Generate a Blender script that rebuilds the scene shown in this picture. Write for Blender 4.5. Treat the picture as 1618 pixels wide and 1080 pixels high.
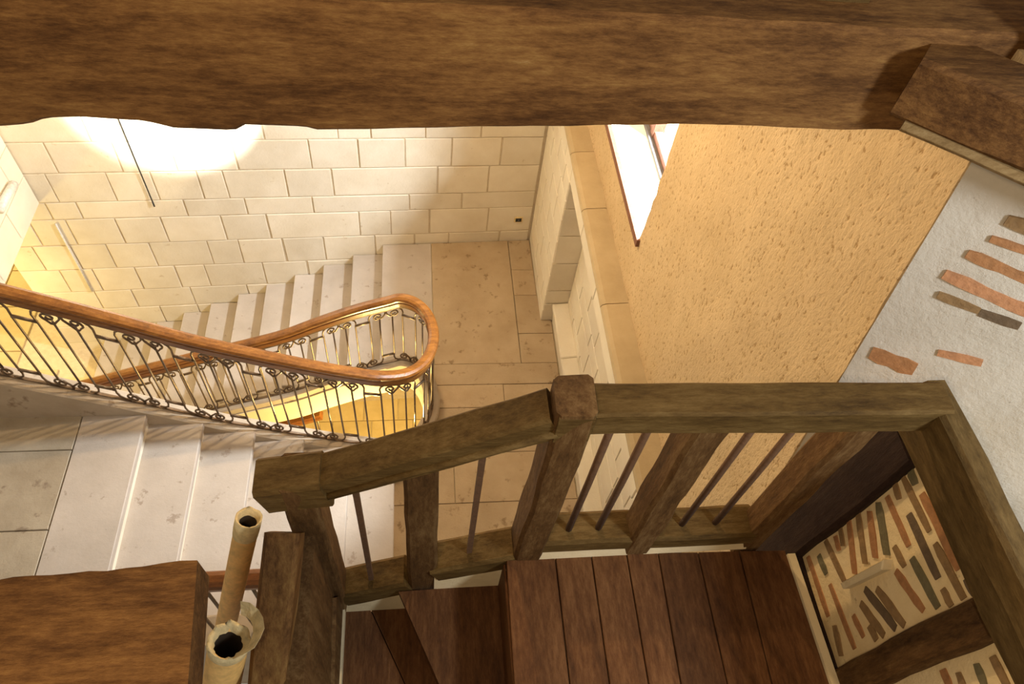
import bpy, bmesh, math, random
from mathutils import Vector, Matrix, noise as mnoise
random.seed(7)
for o in list(bpy.data.objects): bpy.data.objects.remove(o)
S = bpy.context.scene
COL = S.collection

# ------------------------------------------------------------------ camera
H = 5.8
F = 1144.56
RM = Matrix(((0.9916094119924496, -0.08456572788136246, 0.09777224409760968),
             (-0.011140882774983584, -0.809432262264001, -0.587107565559477),
             (0.12878918735274822, 0.5810921187506128, -0.8035827864924319)))
CAM = Vector((0, 0, H))
cd = bpy.data.cameras.new('camera'); cam = bpy.data.objects.new('camera', cd); COL.objects.link(cam)
cd.sensor_width = 36; cd.lens = F / 1618 * 36; cd.clip_start = 0.05
ax = (RM[0], -RM[1], -RM[2])
cam.matrix_world = Matrix(((ax[0][0], ax[1][0], ax[2][0], 0), (ax[0][1], ax[1][1], ax[2][1], 0),
                           (ax[0][2], ax[1][2], ax[2][2], H), (0, 0, 0, 1)))
S.camera = cam
# ------------------------------------------------------------------ world, light, exposure
W = bpy.data.worlds.new('world'); S.world = W; W.use_nodes = True
bg = W.node_tree.nodes['Background']; bg.inputs[0].default_value = (1.0, 0.86, 0.68, 1); bg.inputs[1].default_value = 0.29
S.view_settings.view_transform = 'Standard'; S.view_settings.look = 'None'
S.view_settings.exposure = 0.0; S.view_settings.gamma = 1; S.view_settings.use_curve_mapping = False

def light(name, typ, loc, energy, color, target=None, size=.3, size_y=None, spot=None, blend=.2):
    l = bpy.data.lights.new(name, typ); l.energy = energy; l.color = color
    if typ == 'AREA':
        l.shape = 'RECTANGLE'; l.size = size; l.size_y = size_y or size
    else:
        l.shadow_soft_size = size
    if typ == 'SPOT': l.spot_size = math.radians(spot); l.spot_blend = blend
    o = bpy.data.objects.new(name, l); COL.objects.link(o); o.location = loc
    if target is not None:
        o.rotation_euler = (Vector(target) - Vector(loc)).to_track_quat('-Z', 'Y').to_euler()
    return o
# daylight through the window of the right wall
light('window_daylight', 'AREA', (2.25, 3.60, 3.75), 375, (.85, .93, 1), (-1.0, 3.7, 0.2), .24, .24)
# daylight from the roof window beside the timber wall
light('roof_window_daylight', 'AREA', (2.1, -.75, 6.0), 85, (.88, .94, 1), (2.45, .45, 4.2), .5, .5)
# warm lamps of the stairwell (above the big beam), plus added fills at the end
light('stairwell_lamp', 'POINT', (-.05, 3.9, 4.7), 255, (1, .71, .40), size=.06)
light('wall_spot_lamp', 'SPOT', (-1.80, 4.30, 2.35), 340, (1, .97, .92), (-2.02, 5.4, 2.05), .02, spot=72, blend=.22)
light('wall_spot_lamp_warm', 'SPOT', (-2.40, 4.5, 2.2), 42, (1, .80, .50), (-2.62, 5.37, 1.8), .03, spot=78, blend=.15)
light('lower_hall_lamp', 'POINT', (-.35, 3.35, -1.15), 270, (1, .72, .25), size=.08)
light('lower_passage_lamp', 'POINT', (-4.5, 4.3, -.2), 80, (1, .76, .30), size=.08)
light('far_passage_fill', 'POINT', (-5.2, 6.4, .2), 150, (1, .76, .30), size=.08)  # added unseen fill, brightens the yellow floor beyond the passage corner
light('loft_fill', 'POINT', (-.45, -.3, 6.15), 98, (1, .70, .40), size=.12)  # added fill behind the camera, brightens the foreground wood

# ------------------------------------------------------------------ pixel helpers (a pixel gives a direction, the plane the distance)
RT = RM.transposed()
def ray(x, y): return RT @ Vector(((x - 809) / F, (y - 540) / F, 1))
def atz(x, y, z): d = ray(x, y); return CAM + d * ((z - H) / d.z)
def atx(x, y, X): d = ray(x, y); return CAM + d * (X / d.x)
def aty(x, y, Y): d = ray(x, y); return CAM + d * (Y / d.y)
def atpl(x, y, P, n): d = ray(x, y); return CAM + d * ((P - CAM).dot(n) / d.dot(n))
TH = math.radians(3.246)
BW = Vector((1.227, 5.602, 0)); BU = Vector((math.cos(TH), math.sin(TH), 0)); BN = Vector((math.sin(TH), -math.cos(TH), 0))
def back(x, y):
    p = atpl(x, y, BW, BN) - BW
    return p.dot(BU), p.z
def yback(x): return BW.y + math.tan(TH) * (x - BW.x)

# ------------------------------------------------------------------ materials
def mat(name): m = bpy.data.materials.new(name); m.use_nodes = True; return m, m.node_tree.nodes, m.node_tree.links
def ramp(N, stops):
    r = N.new('ShaderNodeValToRGB')
    while len(r.color_ramp.elements) < len(stops): r.color_ramp.elements.new(.5)
    for e, (p, c) in zip(r.color_ramp.elements, stops): e.position = p; e.color = (*c, 1)
    return r
def tex(N, L, coord, scale, detail=5, rough=.6, vec_scale=(1, 1, 1), rot=(0, 0, 0)):
    mp = N.new('ShaderNodeMapping'); mp.inputs['Scale'].default_value = vec_scale; mp.inputs['Rotation'].default_value = rot
    L.new(coord, mp.inputs[0])
    t = N.new('ShaderNodeTexNoise'); t.inputs['Scale'].default_value = scale; t.inputs['Detail'].default_value = detail
    t.inputs['Roughness'].default_value = rough; L.new(mp.outputs[0], t.inputs[0]); return t
def vary(N, L, col, amount):
    oi = N.new('ShaderNodeObjectInfo'); mr = N.new('ShaderNodeMapRange')
    mr.inputs[3].default_value = 1 - amount; mr.inputs[4].default_value = 1 + amount
    L.new(oi.outputs['Random'], mr.inputs[0])
    hs = N.new('ShaderNodeHueSaturation'); L.new(mr.outputs[0], hs.inputs['Value']); L.new(col, hs.inputs['Color']); return hs.outputs[0]
def bump(N, L, h, strength, dist, b):
    bp = N.new('ShaderNodeBump'); bp.inputs['Strength'].default_value = strength; bp.inputs['Distance'].default_value = dist
    L.new(h, bp.inputs['Height']); L.new(bp.outputs[0], b.inputs['Normal'])
def stone(name, c0, c1, spots=None, scale=4, rough=.75, bs=.35, amount=.06, dist=.01):
    m, N, L = mat(name); b = N['Principled BSDF']; b.inputs['Roughness'].default_value = rough
    tc = N.new('ShaderNodeTexCoord'); co = tc.outputs['Object']
    a = tex(N, L, co, scale); r = ramp(N, [(.3, c0), (.7, c1)]); L.new(a.outputs[0], r.inputs[0]); col = r.outputs[0]
    fine = tex(N, L, co, 38, 6, .7)
    if spots:
        s = ramp(N, [(spots[1], (0, 0, 0)), (spots[1] + .07, (1, 1, 1))]); t2 = tex(N, L, co, spots[2], 4, .65)
        L.new(t2.outputs[0], s.inputs[0]); mx = N.new('ShaderNodeMix'); mx.data_type = 'RGBA'
        L.new(s.outputs[0], mx.inputs[0]); L.new(col, mx.inputs[6]); mx.inputs[7].default_value = (*spots[0], 1); col = mx.outputs[2]
    L.new(vary(N, L, col, amount), b.inputs['Base Color']); bump(N, L, fine.outputs[0], bs, dist, b); return m
def wood(name, stops, axis=0, rough=.7, bs=.5, amount=.12, stretch=.12, scale=20, blotch=.42, gain=.72, spec=.15):
    m, N, L = mat(name); b = N['Principled BSDF']; b.inputs['Roughness'].default_value = rough; b.inputs['Specular IOR Level'].default_value = spec
    tc = N.new('ShaderNodeTexCoord'); co = tc.outputs['Object']
    vs = [1, 1, 1]; vs[axis] = stretch
    g = tex(N, L, co, scale, 8, .65, vs); bl = tex(N, L, co, 3.2, 4, .6, [(.45 if i == axis else 1) for i in range(3)])
    fine = tex(N, L, co, 75, 6, .8, [v if v == 1 else .25 for v in vs])
    m1 = N.new('ShaderNodeMix'); m1.inputs[0].default_value = blotch; L.new(g.outputs[0], m1.inputs[2]); L.new(bl.outputs[0], m1.inputs[3])
    m2 = N.new('ShaderNodeMix'); m2.inputs[0].default_value = .38; L.new(m1.outputs[0], m2.inputs[2]); L.new(fine.outputs[0], m2.inputs[3])
    r = ramp(N, [(.5 + (p - .5) * .60, tuple(v * gain for v in c)) for p, c in stops]); L.new(m2.outputs[0], r.inputs[0])
    L.new(vary(N, L, r.outputs[0], amount), b.inputs['Base Color']); bump(N, L, m2.outputs[0], bs, .02, b); return m
def plain(name, c, rough=.5, metal=0, bs=0, em=0):
    m, N, L = mat(name); b = N['Principled BSDF']; b.inputs['Base Color'].default_value = (*c, 1)
    b.inputs['Roughness'].default_value = rough; b.inputs['Metallic'].default_value = metal
    tc = N.new('ShaderNodeTexCoord'); t = tex(N, L, tc.outputs['Object'], 45)
    if bs: bump(N, L, t.outputs[0], bs, .01, b)
    r = ramp(N, [(.3, tuple(x * .8 for x in c)), (.7, tuple(min(1, x * 1.15) for x in c))]); L.new(t.outputs[0], r.inputs[0]); L.new(r.outputs[0], b.inputs['Base Color'])
    return m
M = {}
M['ashlar'] = stone('cream_ashlar', (.68, .60, .46), (.78, .71, .58), ((.58, .48, .33), .66, 9), 3)
M['cap'] = stone('cap_stone', (.42, .32, .18), (.50, .39, .23), None, 5, bs=.3)
M['ashlar2'] = stone('pale_ashlar', (.76, .67, .52), (.84, .77, .62), None, 3, bs=.15, amount=.04)
M['mortar'] = stone('lime_mortar', (.56, .46, .32), (.66, .56, .41), None, 20, bs=.6)
M['tread'] = stone('grey_limestone', (.43, .365, .30), (.54, .47, .40), ((.34, .27, .21), .63, 9), 2.5, rough=.6, bs=.25)
M['landing'] = stone('worn_limestone', (.40, .29, .17), (.50, .38, .24), ((.28, .19, .10), .60, 8), 3, rough=.65, bs=.5)
M['upslab'] = stone('worn_paving', (.33, .265, .18), (.46, .385, .28), ((.25, .19, .13), .60, 7), 3, rough=.65, bs=.4)
M['curb'] = stone('curb_stone', (.42, .33, .23), (.58, .49, .38), ((.28, .2, .13), .62, 5), 3, bs=.3)
M['yellow'] = stone('yellow_stone', (.52, .40, .20), (.64, .52, .30), None, 4, bs=.4, amount=.1)
M['stringer'] = stone('smooth_plaster', (.66, .56, .36), (.72, .62, .42), None, 3, bs=.1)
M['lime'] = stone('pale_lime_plaster', (.52, .47, .38), (.60, .55, .46), ((.35, .30, .22), .68, 34), 5, rough=.9, bs=.6)
M['daub'] = stone('ochre_daub', (.72, .55, .28), (.80, .64, .37), ((.38, .27, .13), .66, 30), 6, rough=.9, bs=.6)
M['fillet'] = stone('mortar_fillet', (.66, .54, .32), (.76, .63, .40), None, 8, bs=.4)
for n, c in dict(brick_red=(.36, .17, .065), brick_pink=(.46, .22, .10), brick_brown=(.25, .15, .06), brick_dark=(.13, .085, .045), brick_green=(.15, .125, .06)).items():
    M[n] = plain(n, c, .85, 0, .5)
# rough-cast plaster
m, N, L = mat('rough_cast_plaster'); b = N['Principled BSDF']; b.inputs['Roughness'].default_value = .9
tc = N.new('ShaderNodeTexCoord'); co = tc.outputs['Object']
big = tex(N, L, co, 2.2, 3); r = ramp(N, [(.3, (.58, .42, .225)), (.7, (.67, .50, .285))]); L.new(big.outputs[0], r.inputs[0])
pit = tex(N, L, co, 60, 3, .6, (1, 1, .6)); pr = ramp(N, [(.32, (1, 1, 1)), (.42, (0, 0, 0))]); L.new(pit.outputs[0], pr.inputs[0])
mx = N.new('ShaderNodeMix'); mx.data_type = 'RGBA'; L.new(pr.outputs[0], mx.inputs[0]); L.new(r.outputs[0], mx.inputs[6]); mx.inputs[7].default_value = (.38, .24, .10, 1)
L.new(mx.outputs[2], b.inputs['Base Color']); bump(N, L, pit.outputs[0], .55, .012, b); M['plaster'] = m
OLD = [(.26, (.05, .020, .006)), (.42, (.14, .062, .018)), (.55, (.25, .120, .036)), (.66, (.34, .185, .056)), (.78, (.48, .31, .13))]
M['beam'] = wood('old_oak_beam', OLD, 0, blotch=.5)
M['beamy'] = wood('old_oak_y', OLD, 1)
M['plate'] = wood('weathered_plate', [(.26, (.05, .028, .008)), (.5, (.15, .092, .030)), (.76, (.29, .195, .075))], 1)
M['lath'] = wood('pale_lath', [(.28, (.16, .09, .03)), (.5, (.34, .22, .09)), (.74, (.5, .36, .17))], 0)
M['post'] = wood('old_oak_post', [(.26, (.035, .016, .005)), (.5, (.16, .080, .026)), (.76, (.34, .21, .085))], 2)
M['railwood'] = wood('old_oak_rail', [(.26, (.045, .022, .005)), (.5, (.145, .083, .022)), (.76, (.28, .18, .062))], 0, amount=.05)
M['plank'] = wood('floor_plank', [(.26, (.030, .011, .004)), (.5, (.092, .038, .013)), (.76, (.18, .085, .032))], 1, rough=.55, amount=.15, gain=1.2, scale=26)
M['darkpost'] = wood('dark_oak', [(.3, (.014, .008, .006)), (.5, (.035, .018, .013)), (.72, (.07, .040, .026))], 2)
M['oak'] = wood('varnished_oak', [(.3, (.11, .034, .005)), (.5, (.24, .085, .013)), (.72, (.37, .15, .028))], 0, rough=.28, bs=.12, amount=0, stretch=.06, scale=18, blotch=.2, gain=.9, spec=.5)
M['iron'] = plain('wrought_iron', (.19, .135, .09), .36, .75, .2)
M['rust'] = plain('rusty_iron', (.115, .055, .022), .85, 0, .5)
M['tube'] = plain('tan_card_tube', (.85, .52, .17), .55)
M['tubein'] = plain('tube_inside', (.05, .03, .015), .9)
M['rim'] = plain('frayed_rim', (.75, .58, .29), .8, 0, .6)
M['winframe'] = wood('window_frame_wood', [(.3, (.24, .10, .06)), (.7, (.40, .20, .13))], 2, rough=.5)
M['lead'] = plain('grey_lead', (.16, .16, .17), .6, .2, .4)
M['black'] = plain('black_plastic', (.02, .02, .02), .4)
M['white'] = plain('white_plastic', (.75, .72, .66), .4)
M['sill'] = stone('white_sill', (.78, .76, .72), (.84, .82, .78), None, 5, bs=.1)
m, N, L = mat('window_glass'); out = N['Material Output']; N.remove(N['Principled BSDF'])
tr = N.new('ShaderNodeBsdfTransparent'); gl = N.new('ShaderNodeBsdfGlossy'); gl.inputs['Roughness'].default_value = .03
ms = N.new('ShaderNodeMixShader'); ms.inputs[0].default_value = .06; L.new(tr.outputs[0], ms.inputs[1]); L.new(gl.outputs[0], ms.inputs[2]); L.new(ms.outputs[0], out.inputs[0]); M['glass'] = m

# ------------------------------------------------------------------ object helpers
def tag(o, label=None, cat=None, group=None, kind=None):
    if label: o['label'] = label
    if cat: o['category'] = cat
    if group: o['group'] = group
    if kind: o['kind'] = kind
    return o
def attach(o, parent):
    if parent is not None:
        o.parent = parent; o.matrix_parent_inverse = Matrix.Translation(-parent.location) if parent.type == 'EMPTY' else Matrix.Identity(4)
def obj(name, verts, faces, material, parent=None, smooth=False):
    me = bpy.data.meshes.new(name); me.from_pydata([tuple(v) for v in verts], [], faces); me.update()
    bm = bmesh.new(); bm.from_mesh(me); bmesh.ops.recalc_face_normals(bm, faces=bm.faces); bm.to_mesh(me); bm.free()
    me.materials.append(M[material] if isinstance(material, str) else material)
    if smooth:
        for p in me.polygons: p.use_smooth = True
    o = bpy.data.objects.new(name, me); COL.objects.link(o); attach(o, parent); return o
def empty(name, loc, label, cat, group=None, kind=None):
    o = bpy.data.objects.new(name, None); COL.objects.link(o); o.location = loc; o.empty_display_size = .1
    return tag(o, label, cat, group, kind)
CUBE = [(0, 1, 3, 2), (4, 6, 7, 5), (0, 4, 5, 1), (2, 3, 7, 6), (0, 2, 6, 4), (1, 5, 7, 3)]
def boxes(name, lst, material, parent=None):
    V, Fc = [], []
    for (x0, x1, y0, y1, z0, z1) in lst:
        n = len(V); V += [(x, y, z) for x in (x0, x1) for y in (y0, y1) for z in (z0, z1)]
        Fc += [tuple(n + i for i in f) for f in CUBE]
    return obj(name, V, Fc, material, parent)
def slab(name, q, n, thick, ch, material, parent=None, jit=0., gap=.0):
    """piece with its own edges: q = 4 corners in order on the outer face, n outward normal, ch chamfer, gap joint half-width"""
    q = [Vector(p) for p in q]; n = Vector(n).normalized(); c = sum(q, Vector()) / 4
    def inset(p, i, d):
        a = (q[(i + 1) % 4] - q[i]); b = (q[i - 1] - q[i]); a = a.normalized() if a.length else a; b = b.normalized() if b.length else b
        return p + a * d + b * d
    r = lambda: random.uniform(-jit, jit)
    base = []; 
    for i, p in enumerate(q):
        t1 = (q[(i + 1) % 4] - p).normalized(); t2 = (q[i - 1] - p).normalized()
        base.append(inset(p, i, gap) + t1 * abs(r()) + t2 * abs(r()))
    top = [inset(base[i], i, ch) for i in range(4)]
    V = [p - n * thick for p in base] + [p - n * ch for p in base] + top
    Fc = [(0, 1, 2, 3), (8, 9, 10, 11)]
    for i in range(4):
        j = (i + 1) % 4; Fc += [(i, j, 4 + j, 4 + i), (4 + i, 4 + j, 8 + j, 8 + i)]
    return obj(name, V, Fc, material, parent)
def frames(pts, closed=False):
    out = []; n = len(pts); prev = None
    for i, p in enumerate(pts):
        t = (pts[min(i + 1, n - 1)] - pts[max(i - 1, 0)]).normalized()
        if prev is None:
            a = Vector((0, 0, 1)) if abs(t.z) < .9 else Vector((1, 0, 0)); u = (a - t * a.dot(t)).normalized()
        else:
            u = (prev - t * prev.dot(t)).normalized()
        prev = u; out.append((p, u, t.cross(u)))
    return out
def sweep_data(pts, r, sides=6):
    pts = [Vector(p) for p in pts]; fr = frames(pts); V, Fc = [], []
    rr = r if isinstance(r, (list, tuple)) else [r] * len(pts)
    for (p, u, v), q in zip(fr, rr):
        for k in range(sides):
            a = 2 * math.pi * (k + .5) / sides; V.append(p + u * math.cos(a) * q + v * math.sin(a) * q)
    for i in range(len(pts) - 1):
        for k in range(sides):
            j = (k + 1) % sides; Fc.append((i * sides + k, i * sides + j, (i + 1) * sides + j, (i + 1) * sides + k))
    Fc.append(tuple(range(sides))); Fc.append(tuple(range((len(pts) - 1) * sides, len(pts) * sides)))
    return V, Fc
def sweep(name, pts, r, material, parent=None, sides=6, smooth=True):
    V, Fc = sweep_data(pts, r, sides); return obj(name, V, Fc, material, parent, smooth)
def profile_sweep(name, pts, prof, material, parent=None, smooth=False, plumb=False):
    """prof: (side, up) points, swept along pts with horizontal side vector"""
    pts = [Vector(p) for p in pts]; n = len(pts); V, Fc = [], []; m_ = len(prof)
    for i, p in enumerate(pts):
        t = (pts[min(i + 1, n - 1)] - pts[max(i - 1, 0)]).normalized()
        sd = t.cross(Vector((0, 0, 1))).normalized(); up = Vector((0, 0, 1)) if plumb else sd.cross(t).normalized()
        V += [p + sd * a + up * b for a, b in prof]
    for i in range(n - 1):
        for k in range(m_):
            j = (k + 1) % m_; Fc.append((i * m_ + k, i * m_ + j, (i + 1) * m_ + j, (i + 1) * m_ + k))
    Fc.append(tuple(range(m_))); Fc.append(tuple(range((n - 1) * m_, n * m_)))
    return obj(name, V, Fc, material, parent, smooth)
def timber(name, p0, p1, w, h, material, parent=None, up=(0, 0, 1), seg=14, div=4, amp=.006, freq=6., ch=.012, taper=1.0, low=None):
    """hewn timber from p0 to p1, section w (side) x h (up), worn and uneven; low(s) lifts/lowers its underside"""
    p0, p1 = Vector(p0), Vector(p1); t = (p1 - p0).normalized(); up = Vector(up); up = (up - t * up.dot(t)).normalized(); sd = t.cross(up)
    ring = []
    cw, chh = w / 2 - ch, h / 2 - ch
    for k in range(div + 1): ring.append((-cw + 2 * cw * k / div, h / 2))
    for k in range(div + 1): ring.append((w / 2, chh - 2 * chh * k / div))
    for k in range(div + 1): ring.append((cw - 2 * cw * k / div, -h / 2))
    for k in range(div + 1): ring.append((-w / 2, -chh + 2 * chh * k / div))
    V, Fc = [], []; m_ = len(ring); ofs = Vector((random.uniform(0, 50), 0, 0))
    for i in range(seg + 1):
        f = i / seg; c = p0.lerp(p1, f); sc = 1 + (taper - 1) * f
        for a, b in ring:
            p = c + sd * a * sc + up * b * sc
            d = mnoise.noise_vector((p + ofs) * freq) * amp + mnoise.noise_vector((p + ofs) * freq * .3) * amp * 1.2
            d -= t * d.dot(t)
            if low and b < 0: p = p + up * low(c.x) * (-b / (h / 2))
            V.append(p + d)
    for i in range(seg):
        for k in range(m_):
            j = (k + 1) % m_; Fc.append((i * m_ + k, i * m_ + j, (i + 1) * m_ + j, (i + 1) * m_ + k))
    Fc.append(tuple(range(m_))); Fc.append(tuple(range(seg * m_, (seg + 1) * m_)))
    return obj(name, V, Fc, material, parent)

# ================================================================== BACK WALL (ashlar, each stone a piece)
def bp(u, z, out=0.): return BW + BU * u + Vector((0, 0, z)) + BN * out
wq = [bp(-5.27, -3.3, -.008), bp(.6, -3.3, -.008), bp(.6, 4.2, -.008), bp(-5.27, 4.2, -.008)]
V = wq + [p - BN * .3 for p in wq]
wall_back = tag(obj('wall_back', V, [(0, 1, 2, 3), (7, 6, 5, 4), (0, 1, 5, 4), (1, 2, 6, 5), (2, 3, 7, 6), (3, 0, 4, 7)], 'mortar'),
                'cream ashlar stone wall with mortar joints rising behind the lower stair flight', 'wall', kind='structure')
def Z1(x, y): return back(x * .3149, 180 + y * .3149)
def Z2(x, y): return back(400 + x * .3149, 180 + y * .3149)
def zl(*ps): return sum(back(*p)[1] for p in ps) / len(ps)
zlines = [zl((157, 225), (809, 216)), zl((157, 273), (809, 261)), zl((157, 318.5), (809, 303)), zl((157, 345), (809, 328)),
          zl((157, 387), (809, 363.6)), zl((157, 422), (485, 414)), zl((157, 458.7), (400, 450)), zl((157, 488.6), (300, 480))]
top = [zlines[0] + .37 * k for k in (1, 2, 3, 4, 5, 6)]
rows = [  # (z top, z bottom, joints u)
    (top[0], zlines[0], [Z1(435, 90)[0], Z1(720, 90)[0], Z1(1085, 110)[0], Z2(50, 95)[0], Z2(425, 105)[0], Z2(590, 105)[0], Z2(865, 95)[0], Z2(1145, 95)[0]]),
    (zlines[0], zlines[1], [Z1(255, 220)[0], Z1(590, 220)[0], Z1(870, 215)[0], Z1(1180, 210)[0], Z2(285, 200)[0], Z2(528, 195)[0], Z2(760, 195)[0], Z2(995, 190)[0], Z2(1245, 185)[0]]),
    (zlines[1], zlines[2], [Z1(260, 370)[0], Z1(560, 365)[0], Z1(790, 390)[0], Z1(1010, 370)[0], Z1(1135, 360)[0], Z2(165, 345)[0], Z2(398, 340)[0], Z2(925, 330)[0], Z2(1180, 325)[0]]),
    (zlines[2], zlines[3], [Z1(250, 495)[0], Z1(400, 487)[0], Z1(930, 470)[0], Z1(1235, 465)[0], Z2(300, 455)[0], Z2(783, 443)[0], Z2(1047, 437)[0]]),
    (zlines[3], zlines[4], [Z1(180, 600)[0], Z1(360, 595)[0], Z1(605, 590)[0], Z1(830, 585)[0], Z1(1125, 575)[0], Z1(1350, 565)[0], Z2(75, 565)[0], Z2(533, 550)[0], Z2(690, 545)[0], Z2(885, 538)[0], Z2(1178, 525)[0]]),
    (zlines[4], zlines[5], [Z1(200, 730)[0], Z1(380, 715)[0], Z1(560, 715)[0], Z1(770, 705)[0], Z1(1055, 695)[0], Z1(1210, 690)[0], Z1(1430, 685)[0], Z2(155, 685)[0], Z2(358, 675)[0], Z2(612, 650)[0], Z2(810, 620)[0], Z2(980, 613)[0], Z2(1235, 605)[0]]),
    (zlines[5], zlines[6], [Z1(330, 840)[0], Z1(490, 830)[0], Z1(700, 825)[0], Z1(895, 815)[0], Z1(1040, 810)[0], Z1(1325, 790)[0], Z1(1545, 765)[0], Z2(270, 765)[0]]),
    (zlines[6], zlines[7], [Z1(490, 920)[0], Z1(680, 930)[0], Z1(970, 915)[0], Z1(1250, 905)[0], Z1(1500, 890)[0]]),
    (zlines[7], zlines[7] - .29, [-4.1, -3.7, -3.3, -2.85, -2.5]),
    (zlines[7] - .29, zlines[7] - .6, [-4.4, -3.9, -3.45, -3.1]),
    (zlines[7] - .6, zlines[7] - .95, [-4.7, -4.3, -3.9]),
]
for k in range(1, 6):
    rows.insert(0, (top[k], top[k - 1], [(-5.0 + .25 * (k % 2) + i * .55 + random.uniform(-.08, .08)) for i in range(9)]))
for zt, zb, js in rows:
    js = sorted(js); us = [-5.27] + js + [-.0]
    stop = {8: -2.2, }.get(0)
    for a, b_ in zip(us[:-1], us[1:]):
        if zt < -.3 and a > -.9 + (zt + .3) * 2.4: continue
        if b_ - a < .05: continue
        pr_ = random.uniform(-.002, .004)
        slab('stone', [bp(a, zb, pr_), bp(b_, zb, pr_), bp(b_, zt, pr_), bp(a, zt, pr_)], BN, .03, .0035, 'ashlar', wall_back, jit=.006, gap=.004)
# small things on the back wall
u_, z_ = back(819, 346)
sk = empty('wall_socket', bp(u_, z_), 'small black socket in a white plate low on the back wall', 'socket')
P = lambda a, c, o: bp(u_ + a, z_ + c, o)
def plate(name, hw, hh, o0, o1, m, par, du=0, dz=0):
    q = [P(du - hw, dz - hh, o1), P(du + hw, dz - hh, o1), P(du + hw, dz + hh, o1), P(du - hw, dz + hh, o1)]
    return slab(name, q, BN, o1 - o0, .002, m, par)
plate('plate', .045, .035, .0, .014, 'rim', sk); plate('insert', .032, .024, .01, .018, 'black', sk); plate('socket_hole', .008, .008, .016, .020, 'lead', sk)
u0, z0 = back(243, 320)
cb = empty('hanging_cable', bp(u0, z0), 'thin dark cable hanging down the brightly lit back wall', 'cable')
sweep('wire', [bp(u0, z0, .02), bp(u0 - .003, z0 + .5, .022), bp(u0 - .006, z0 + 1.2, .02), bp(u0 - .006, z0 + 2.6, .02)], .006, 'black', cb)
sweep('tip', [bp(u0, z0 - .03, .02), bp(u0, z0 + .03, .02)], .008, 'black', cb)
ua, za = back(88, 352); ub, zb = back(146, 459)
tag(sweep('cable_conduit', [bp(ua, za, .012), bp((ua + ub) / 2, (za + zb) / 2, .012), bp(ub, zb, .012)], .009, 'white'), 'thin white conduit running vertically on the back wall by the passage', 'conduit')

# ================================================================== LEFT WALL over the passage
XL, ZL = -3.47, .72
wall_left = tag(boxes('wall_left', [(-4.3, XL - .03, 2.2, yback(XL) - .01, ZL + .01, 4.2)], 'mortar'), 'pale ashlar wall on a lintel over the passage, left of the back wall', 'wall', kind='structure')
zz = ZL
rowi = 0
while zz < 2.4:
    y = yback(XL) - .01; first = True
    while y > 2.3:
        w_ = .22 if (first and rowi % 2) else random.uniform(.42, .55); first = False; y2 = max(y - w_, 2.2)
        slab('stone', [(XL, y, zz), (XL, y2, zz), (XL, y2, zz + .33), (XL, y, zz + .33)], (1, 0, 0), .04, .004, 'ashlar2', wall_left, .003, .003); y = y2
    zz += .33; rowi += 1
y = yback(XL) - .02
while y > 2.3:   # underside of the lintel
    y2 = max(y - .5, 2.2); slab('stone', [(XL, y, ZL), (XL, y2, ZL), (-4.25, y2, ZL), (-4.25, y, ZL)], (0, 0, -1), .04, .004, 'ashlar2', wall_left, .002, .003); y = y2
fx = empty('wall_light', atx(14, 290, XL + .04), 'white tube fitting jutting from the pale wall over the passage', 'lamp')
pf = atx(12, 290, XL)
sweep('body', [pf + Vector((.05, -.35, .02)), pf + Vector((.05, -.2, .02)), pf + Vector((.05, 0, 0))], .035, 'white', fx, 12)
sweep('mount', [pf + Vector((-.01, -.2, .02)), pf + Vector((.05, -.2, .02))], .02, 'white', fx, 10)

# ================================================================== HALF LANDING floor
XR = 1.245
floor = tag(boxes('floor', [(-.33, 1.62, 3.9, 5.5, -.30, -.03), (.13, 1.62, 3.02, 3.9, -.30, -.03), (-.20, 1.62, .3, 3.02, -.30, -.03)], 'stringer'),
            'worn brown limestone floor of the half landing', 'floor', kind='structure')
def fslab(x0, x1, y0, y1, z, m, par, j=.002, gp=.0012, th=.04, ch=.003):
    zq = z + random.uniform(-.002, .002)
    yb0 = lambda x: min(y1, yback(x) - .005)
    return slab('paving_slab', [(x0, y0, zq), (x1, y0, zq), (x1, yb0(x1), zq), (x0, yb0(x0), zq)], (0, 0, 1), th, ch, m, par, j, gp)
fslab(-.365, .155, 3.93, 5.6, 0, 'tread', floor)
fslab(.155, 1.0, 3.94, 5.7, 0, 'landing', floor)
ys = [5.7, atz(832, 426, 0).y, atz(840, 466, 0).y, atz(860, 526, 0).y, 3.94]
for a, b_ in zip(ys[:-1], ys[1:]): fslab(1.0, XR if b_ > 4.4 else 1.36, b_, a, 0, 'landing', floor)
for (x0, x1, a, b_) in [(.13, 1.36, 3.70, 3.94), (.13, .8, 3.45, 3.70), (.8, 1.36, 3.45, 3.7), (.13, 1.36, 2.98, 3.45), (.3, 1.36, 2.51, 2.98), (-.234, .3, 2.51, 2.98),
                        (.12, 1.5, 1.6, 2.51), (-.234, .12, 1.6, 2.51), (-.234, .5, .5, 1.6), (.5, 1.5, .5, 1.6)]:
    fslab(x0, x1, a, b_, 0, 'landing', floor)

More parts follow.
